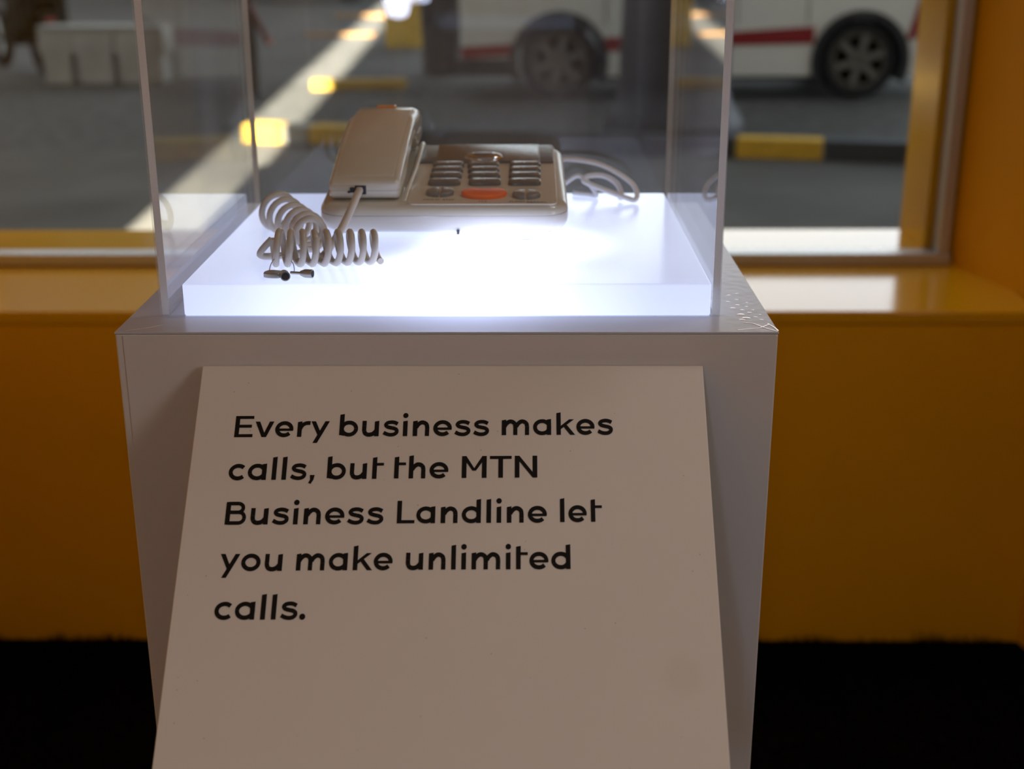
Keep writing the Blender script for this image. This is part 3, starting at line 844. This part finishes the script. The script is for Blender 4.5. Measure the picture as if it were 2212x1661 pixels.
# ================================================================== LAMPS OUT OF VIEW (ceiling and wall lamps added for their light)
def added_ceiling_lamp(x, y, watts, size, label):
    t = thing('added_ceiling_lamp', label, 'ceiling lamp', (x, y, 2.70))
    MB().box(x - size / 2 - .02, x + size / 2 + .02, y - size / 2 - .02, y + size / 2 + .02, 2.66, 2.70).build('housing', M['lamp_metal'], t, bevel=.004)
    l = bpy.data.lights.new('lamp_light', 'AREA'); l.shape = 'SQUARE'; l.size = size; l.energy = watts; l.color = LAMP_COLOR
    o = bpy.data.objects.new('lamp_light', l); COL.objects.link(o); o.parent = t; o.location = (0, 0, -0.045)
added_ceiling_lamp(-0.55, -1.70, LAMP_FILL_W, 0.55, 'unseen square ceiling lamp added as fill behind and left of the camera')  # fixture added as weak fill from the left
wl = thing('added_wall_lamp', 'unseen upright lamp panel added on the yellow right wall as key light', 'wall lamp', (xr(-1.2) - 0.03, -1.2, 1.30))  # fixture added as key light, on the side the text panel shadow shows
AXL = Vector((-1.0, -0.26, 0)).normalized()
SXL = Vector((-AXL.y, AXL.x, 0))
MB().obox(Vector((xr(-1.2), -1.2, 1.70)) + AXL * .025, (.022, .34, .44), (AXL, SXL, (0, 0, 1))).build('housing', M['lamp_metal'], wl, bevel=.006)
ll = bpy.data.lights.new('lamp_light', 'AREA'); ll.shape = 'RECTANGLE'; ll.size = .62; ll.size_y = .82; ll.energy = LAMP_KEY_W; ll.color = LAMP_COLOR
lo = bpy.data.objects.new('lamp_light', ll); COL.objects.link(lo); lo.parent = wl
lo.location = Vector((xr(-1.2), -1.2, 1.70)) + AXL * .055 - wl.location
lo.rotation_euler = AXL.to_track_quat('-Z', 'Z').to_euler()
added_ceiling_lamp(0.80, 0.42, LAMP_SIDE_W, 0.30, 'unseen small square ceiling lamp added to brighten the right of the window wall')  # fixture added to light the right part of the window wall
fl = thing('floor_lamp', 'slim floor lamp with a glowing tapered white shade, mirrored in the acrylic', 'lamp', (-0.24, -2.2, 0))
MB().lathe([(.12, 0), (.12, .012), (.02, .03)], (-0.24, -2.2, 0), n=28).build('base', M['lamp_metal'], fl, smooth=40)
MB().lathe([(.009, .02), (.009, 1.07)], (-0.24, -2.2, 0), n=12).build('pole', M['lamp_metal'], fl, smooth=60)
MB().lathe([(.012, 1.068), (.024, 1.073), (.036, 1.12), (.054, 1.24), (.056, 1.32), (.03, 1.33)], (-0.24, -2.2, 0), n=28).build('shade', mat('glowing_shade', (.8, .8, .85), .5, emis=((.70, .76, 1.0), 22.0)), fl, smooth=40)

# ================================================================== OUTSIDE
# van
VY = 9.60
van = thing('van', 'white van with a red stripe along its side parked beyond the window', 'van', (1.5, 10.4, 0))
def arch_pts(cx, r, a0=180, a1=0, n=14): return [(cx + r * math.cos(math.radians(a0 + (a1 - a0) * k / n)), .30 + r * math.sin(math.radians(a0 + (a1 - a0) * k / n))) for k in range(n + 1)]
WX = (0.305, 2.62)
prof = [(-.44, .20)] + [(WX[0] - .355, .20)] + arch_pts(WX[0], .355, 196, -16) + [(WX[0] + .345, .185), (WX[1] - .36, .185)] + arch_pts(WX[1], .362, 197, -17) + [(3.25, .20), (3.46, .30), (3.50, .75), (3.42, 1.15), (3.05, 1.75), (2.85, 1.84), (-.25, 1.88), (-.42, 1.78), (-.47, 1.0)]
MB().prism(prof, VY, VY + 1.62).build('body', M['van'], van, bevel=.03)
st = [(-.45, .328, .414), (.0, .345, .440)]
def stripe(x0, z00, z01, x1, z10, z11):
    MB().prism([(x0, z00), (x1, z10), (x1, z11), (x0, z01)], VY - .006, VY + .002).build('stripe', M['red'], van)
stripe(-.45, .328, .414, -.045, .346, .436)
stripe(.655, .374, .480, 1.66, .419, .523)
stripe(1.66, .419, .523, 2.255, .430, .560)
MB().prism([(2.965, .46), (3.03, .46), (3.12, .80), (3.20, 1.05), (3.13, 1.05), (3.05, .80)], VY - .006, VY + .002).build('stripe', M['red'], van)
MB().prism([(-.48, .19), (-.045, .19), (-.045, .325), (-.49, .325)], VY - .02, VY + 1.6).build('bumper', M['dark_trim'], van, bevel=.015)
MB().box(3.22, 3.50, VY - .01, VY + 1.6, .22, .42).build('bumper', M['dark_trim'], van, bevel=.02)
for x0, x1 in ((-.30, .62), (.70, 1.62), (1.70, 2.62)):
    MB().prism(rrect(x0, x1, 1.12, 1.66, .05, 4), VY - .004, VY + .01).build('side_window', M['car_glass'], van)
MB().prism([(2.70, 1.12), (3.28, 1.12), (2.98, 1.66), (2.70, 1.66)], VY - .004, VY + .01).build('side_window', M['car_glass'], van)
for x in (.66, 1.66, 2.20):
    MB().box(x - .004, x + .004, VY - .003, VY + .005, .58, 1.70).build('door_gap', M['dark_trim'], van)
MB().box(2.04, 2.15, VY - .035, VY, .92, .95).build('door_handle', M['dark_trim'], van, bevel=.008)
for cx in WX:
    mb = MB()
    for k in range(20):
        a0, a1 = math.radians(206 - 232 * k / 20), math.radians(206 - 232 * (k + 1) / 20)
        q = [(cx + r * math.cos(a), .30 + r * math.sin(a)) for r, a in ((.322, a0), (.380, a0), (.380, a1), (.322, a1))]
        mb.prism(q, VY - .015, VY + .3)
    mb.build('arch_liner', M['dark_trim'], van)
    for wy in (VY + .02, VY + 1.40):
        wh = MB().lathe([(.20, .20), (.27, .20), (.296, .17), (.302, .10), (.296, .03), (.27, .0), (.215, .0), (.205, .03)], (cx, wy, .302), (0, 1, 0), 40).build('wheel', M['rubber'], van, smooth=40)
        rim = MB()
        rim.lathe([(.206, .018), (.206, .06), (.185, .06), (.185, .018)], (cx, wy, .302), (0, 1, 0), 32)
        rim.lathe([(.045, .012), (.06, .03), (.06, .08)], (cx, wy, .302), (0, 1, 0), 20)
        for k in range(6):
            a = 2 * PI * k / 6 + .3
            d = Vector((math.cos(a), 0, math.sin(a))); s_ = Vector((-math.sin(a), 0, math.cos(a)))
            rim.obox(Vector((cx, wy + .012, .302)) + d * .115, (.085, .028, .012), (d, s_, (0, 1, 0)))
        rim.lathe([(.18, .07), (.18, .10)], (cx, wy, .302), (0, 1, 0), 32, mi=1)
        rim.build('rim', [M['rim'], M['rubber']], wh, smooth=40)
MB().box(.1, 2.9, VY + .25, VY + 1.4, .13, .32).build('underbody', M['dark_trim'], van)

# dark round drum standing behind the case
dr = thing('drum', 'dark navy round drum with a wider foot standing outside before the van', 'drum', (0.985, 7.66, 0))
MB().lathe([(.43, 0), (.445, .03), (.44, .13), (.40, .20), (.362, .25), (.35, .32)], (0.985, 7.66, 0), n=40).build('foot', M['navy'], dr, smooth=40)
MB().lathe([(.35, .30), (.345, .6), (.335, .60), (.335, .63), (.34, .63), (.33, 1.0), (.32, 1.02)], (0.985, 7.66, 0), n=40).build('body', M['navy'], dr, smooth=40)
MB().lathe([(.345, 1.02), (.345, 1.05), (.30, 1.08), (.06, 1.10)], (0.985, 7.66, 0), n=40).build('lid', M['navy'], dr, smooth=40)

# black bin left of the van
bn = thing('bin', 'black refuse bin standing at the left end of the white van', 'bin', (-0.72, 11.7, 0))
rings = [[(x, y, z) for x, y in rrect(-.72 - a, -.72 + a, 11.45, 11.45 + 2 * a, .04, 4)] for z, a in ((.03, .165), (.55, .185), (.9, .20))]
MB().loft(rings).build('body', M['dark_trim'], bn, smooth=40)
MB().zprism(rrect(-.94, -.50, 11.43, 11.88, .05, 4), .90, .95).build('lid', M['dark_trim'], bn, bevel=.015)
for sx_ in (-.12, .12):
    MB().lathe([(.05, 0), (.075, .005), (.075, .045), (.05, .05)], (-.72 + sx_ - .025, 11.84, .076), (1, 0, 0), 20).build('wheel', M['rubber'], bn, smooth=40)
MB().tube([(-.86, 11.88, .90), (-.86, 11.95, .92), (-.58, 11.95, .92), (-.58, 11.88, .90)], .015, 8).build('handle', M['dark_trim'], bn, smooth=60)

# street pole with a dark red stay
pl = thing('street_pole', 'black street pole with a slanting dark red stay, left of the sun strip', 'pole', (-2.14, 10.0, 0))
MB().lathe([(.09, 0), (.09, .02), (.045, .05), (.045, 2.6)], (-2.14, 10.0, 0), n=20).build('post', M['dark_trim'], pl, smooth=40)
MB().tube([(-2.20, 9.95, .86), (-1.985, 9.93, .41)], .028, 12).build('stay', mat('dark_red_paint', (.10, .018, .014), .5), pl, smooth=40)
MB().tube([(-2.14, 9.955, .76), (-2.14, 9.955, .84)], .055, 12).build('clamp', M['dark_trim'], pl, smooth=40)

# concrete barrier blocks on the left
LB = ['leftmost pale concrete barrier block, beside the motorcycle', 'middle pale concrete barrier block in the row of three', 'rightmost pale concrete barrier block in the row of three']
for k, (x0, x1) in enumerate(((-4.15, -3.915), (-3.855, -3.555), (-3.49, -3.12))):
    t = thing('barrier_block', LB[k], 'barrier', ((x0 + x1) / 2, 11.0, 0), 'concrete barrier blocks')
    MB().prism([(x0, 0), (x1, 0), (x1, .24), (x1 + .03, .26), (x1 + .03, .47), (x0 - .03, .47), (x0 - .03, .26), (x0, .24)], 10.9, 11.22).build('block', M['concrete'], t, bevel=.012)
    MB().box(x0 - .03, x1 + .03, 10.88, 11.24, .47, .49).build('cap', M['concrete'], t, bevel=.008)

# motorcycle at far left, seen from behind at an angle
mc = thing('motorcycle', 'black motorcycle parked at the far left beyond the window', 'motorcycle', (-4.60, 11.75, 0))
dirm = Vector((-.62, .785, 0)).normalized(); sidem = Vector((.785, .62, 0)).normalized()
rear = Vector((-4.36, 11.55, 0.29)); front = rear + dirm * 1.22
def wheel_ring(c):
    n = 30; rings = []
    for k in range(n):
        a = 2 * PI * k / n; rd = dirm * math.cos(a) + Vector((0, 0, 1)) * math.sin(a)
        rings.append([c + rd * (.245 + .045 * math.cos(b)) + sidem * .048 * math.sin(b) for b in [2 * PI * j / 10 for j in range(10)]])
    return MB().loft(rings, closed=True)
def P3(a, h, s=0.0): return rear + dirm * a + sidem * s + Vector((0, 0, h - .29))
for c in (rear, front):
    wh = wheel_ring(c).build('wheel', M['rubber'], mc, smooth=60)
    sp = MB()
    for k in range(14):
        a = 2 * PI * k / 14; rd = dirm * math.cos(a) + Vector((0, 0, 1)) * math.sin(a)
        sp.tube([c + rd * .04, c + rd * .21], .004, 5)
    sp.lathe([(.05, -.06), (.05, .06)], c, sidem, 16)
    sp.build('spokes', M['steel'], wh)
MB().tube(spline([P3(-.02, .62), P3(.15, .66), P3(.40, .62), P3(.62, .66)], 6), [.05] + [.075] * 5 + [.09] * 5 + [.1] * 5 + [.1] * 2 + [.08], 10).build('seat', M['bike'], mc, smooth=60)
MB().tube(spline([P3(.60, .68), P3(.75, .76), P3(.92, .76), P3(1.0, .70)], 6), [.08] + [.12] * 6 + [.13] * 6 + [.10] * 5 + [.06], 12).build('fuel_tank', M['bike_green'], mc, smooth=60)
MB().obox(P3(.58, .40), (.19, .13, .14), (dirm, sidem, (0, 0, 1))).build('engine', M['bike'], mc, bevel=.03)
rg_ = MB()
for k in range(12):
    a0, a1 = math.radians(10 + 160 * k / 12), math.radians(10 + 160 * (k + 1) / 12)
    pts = []
    for a in (a0, a1):
        for s_ in (-.075, .075):
            for r in (.315, .328):
                pts.append(rear - dirm * math.cos(a) * r + Vector((0, 0, 1)) * math.sin(a) * r + sidem * s_)
    rg_.add(pts, [(0, 1, 3, 2), (4, 6, 7, 5), (0, 4, 5, 1), (2, 3, 7, 6), (0, 2, 6, 4), (1, 5, 7, 3)])
rg_.build('mudguard', M['bike'], mc)
for s_ in (-.085, .085):
    MB().tube([P3(1.22, .29, s_), P3(1.0, .95, s_)], .02, 8).build('fork_tube', M['steel'], mc, smooth=60)
    MB().tube([P3(0.0, .29, s_), P3(.12, .62, s_)], .022, 8).build('shock_absorber', M['bike'], mc, smooth=60)
    MB().tube([P3(0.0, .29, s_), P3(.5, .33, s_)], .02, 8).build('swing_arm', M['bike'], mc, smooth=60)
MB().tube([P3(.92, 1.02, -.36), P3(1.0, .98, -.12), P3(1.0, .98, .12), P3(.92, 1.02, .36)], .015, 8).build('handlebar', M['bike'], mc, smooth=60)
MB().lathe([(.04, 0), (.085, .03), (.085, .10)], P3(1.05, .86), dirm, 16).build('headlamp', M['bike'], mc, smooth=40)
MB().obox(P3(-.22, .50), (.03, .045, .035), (dirm, sidem, (0, 0, 1))).build('tail_lamp', mat('red_lens', (.30, .03, .02), .3), mc, bevel=.01)
MB().tube([P3(.5, .25, .14), P3(.2, .26, .15), P3(-.15, .33, .16)], [.02, .035, .04], 10).build('exhaust', M['steel'], mc, smooth=60)
for s_ in (-1, 1):
    MB().obox(P3(.10, .56, s_ * .15), (.20, .075, .16), (dirm, sidem, (0, 0, 1))).build('pannier', M['bike'], mc, bevel=.03)
MB().obox(P3(-.02, .82), (.17, .19, .15), (dirm, sidem, (0, 0, 1))).build('luggage_box', M['bike'], mc, bevel=.03)

# yellow block post in the distance
yp = thing('yellow_post', 'square yellow post standing far beyond the sun strip', 'post', (-1.335, 14.7, 0))
MB().box(-1.54, -1.13, 14.5, 14.9, 0, 1.25).build('shaft', M['kerb_yellow'], yp, bevel=.02)
MB().box(-1.58, -1.09, 14.46, 14.94, 1.25, 1.32).build('cap', M['kerb_yellow'], yp, bevel=.02)

# kerbs, stone by stone
def kerb(label, p0, p1, wd, h, pattern, group=None):
    p0 = Vector((*p0, 0)); p1 = Vector((*p1, 0)); d = (p1 - p0); L = d.length; d.normalize(); s = Vector((-d.y, d.x, 0))
    t = thing('kerb', label, 'kerb', tuple((p0 + p1) / 2), 'painted kerbs')
    x = 0.0; i = 0
    while x < L - .02:
        ln, col = pattern[i % len(pattern)]
        ln = min(ln, L - x)
        c = p0 + d * (x + ln / 2) + Vector((0, 0, h / 2))
        MB().obox(c, (ln / 2 - .004, wd / 2, h / 2), (d, s, (0, 0, 1))).build('kerb_stone', M[col], t, bevel=.008)
        x += ln; i += 1
kerb('near painted kerb of yellow and dark stones outside the window', (-1.72, 7.58), (4.0, 6.37), .16, .115,
     [(.27, 'kerb_yellow'), (.17, 'concrete'), (.33, 'kerb_yellow'), (.55, 'kerb_dark'), (.62, 'kerb_dark'), (.57, 'kerb_dark'), (.56, 'kerb_dark'), (.50, 'kerb_yellow'), (.5, 'kerb_dark'), (.5, 'kerb_dark'), (.5, 'kerb_yellow')])
kerb('yellow kerb beside the sun strip, behind the left end of the van', (-1.75, 10.45), (-.95, 10.50), .15, .08, [(.55, 'kerb_yellow')])
kerb('short yellow kerb seen under the white van', (1.35, 11.55), (2.15, 11.6), .15, .07, [(.55, 'kerb_yellow')])
kerb('orange kerb crossing the far end of the sun strip', (-2.75, 16.4), (-1.85, 16.4), .15, .04, [(.45, 'kerb_orange')])
kerb('farthest orange kerb at the top of the sun strip', (-2.9, 20.3), (-1.7, 20.3), .25, .05, [(.40, 'kerb_orange')])

# dark car far away
ca = thing('car', 'dark car parked in the far distance behind the sun strip', 'car', (-4.3, 25.6, 0))
cp = [(-6.3, .28)] + [(-5.45 + .36 * math.cos(math.radians(a)), .31 + .36 * math.sin(math.radians(a))) for a in range(180, -1, -20)] + [(-3.25 + .36 * math.cos(math.radians(a)), .31 + .36 * math.sin(math.radians(a))) for a in range(180, -1, -20)] + [(-2.45, .28), (-2.38, .75), (-2.9, .95), (-3.5, 1.42), (-5.2, 1.45), (-6.0, 1.0), (-6.35, .9)]
MB().prism(cp, 24.8, 26.4).build('body', M['navy'], ca, bevel=.04)
for x in (-5.45, -3.25):
    MB().lathe([(.2, 0), (.31, 0), (.31, .2), (.2, .2)], (x, 24.82, .31), (0, 1, 0), 24).build('wheel', M['rubber'], ca, smooth=40)
MB().prism([(-5.7, 1.0), (-3.2, 1.0), (-3.6, 1.36), (-5.1, 1.38)], 24.79, 24.81).build('side_window', M['car_glass'], ca)

# building across the street (left): what the left half of the ledge mirrors
fb = thing('building', 'brown building facing the window across the street', 'building', (-22, 38, 0))
MB().box(-45, -2.5, 34, 44, 0, 13.5).build('walls', M['brick'], fb)
MB().box(-45.4, -2.1, 33.6, 44.4, 13.5, 14.0).build('roof_slab', M['concrete'], fb)
for r in range(4):
    for k in range(10):
        x = -43 + k * 4.1
        MB().box(x, x + 1.8, 33.93, 34.05, 1.2 + r * 3.1, 2.9 + r * 3.1).build('window', M['car_glass'], fb)

sb = thing('building', 'unseen long brown building added on the left to block the low sky', 'building', (-27, 18, 0))  # added to keep bright low sky off the window reveal
MB().box(-34, -21, 5, 33, 0, 15).build('walls', M['brick'], sb)
MB().box(-34.4, -20.6, 4.6, 33.4, 15, 15.5).build('roof_slab', M['concrete'], sb)
for r in range(4):
    for k in range(6):
        y = 7 + k * 4.3
        MB().box(-21.05, -20.93, y, y + 1.8, 1.2 + r * 3.4, 3.0 + r * 3.4).build('window', M['car_glass'], sb)

sv = MB().obox((0.0545, 0.1795, ZS + .0003), (.0038, .0006, .00025), (Vector((1, -.12, 0)).normalized(), Vector((.12, 1, 0)).normalized(), (0, 0, 1))).build('plastic_sliver', M['socket'])
tag(sv, 'tiny dark sliver lying on the light box in front of the telephone', 'scrap')
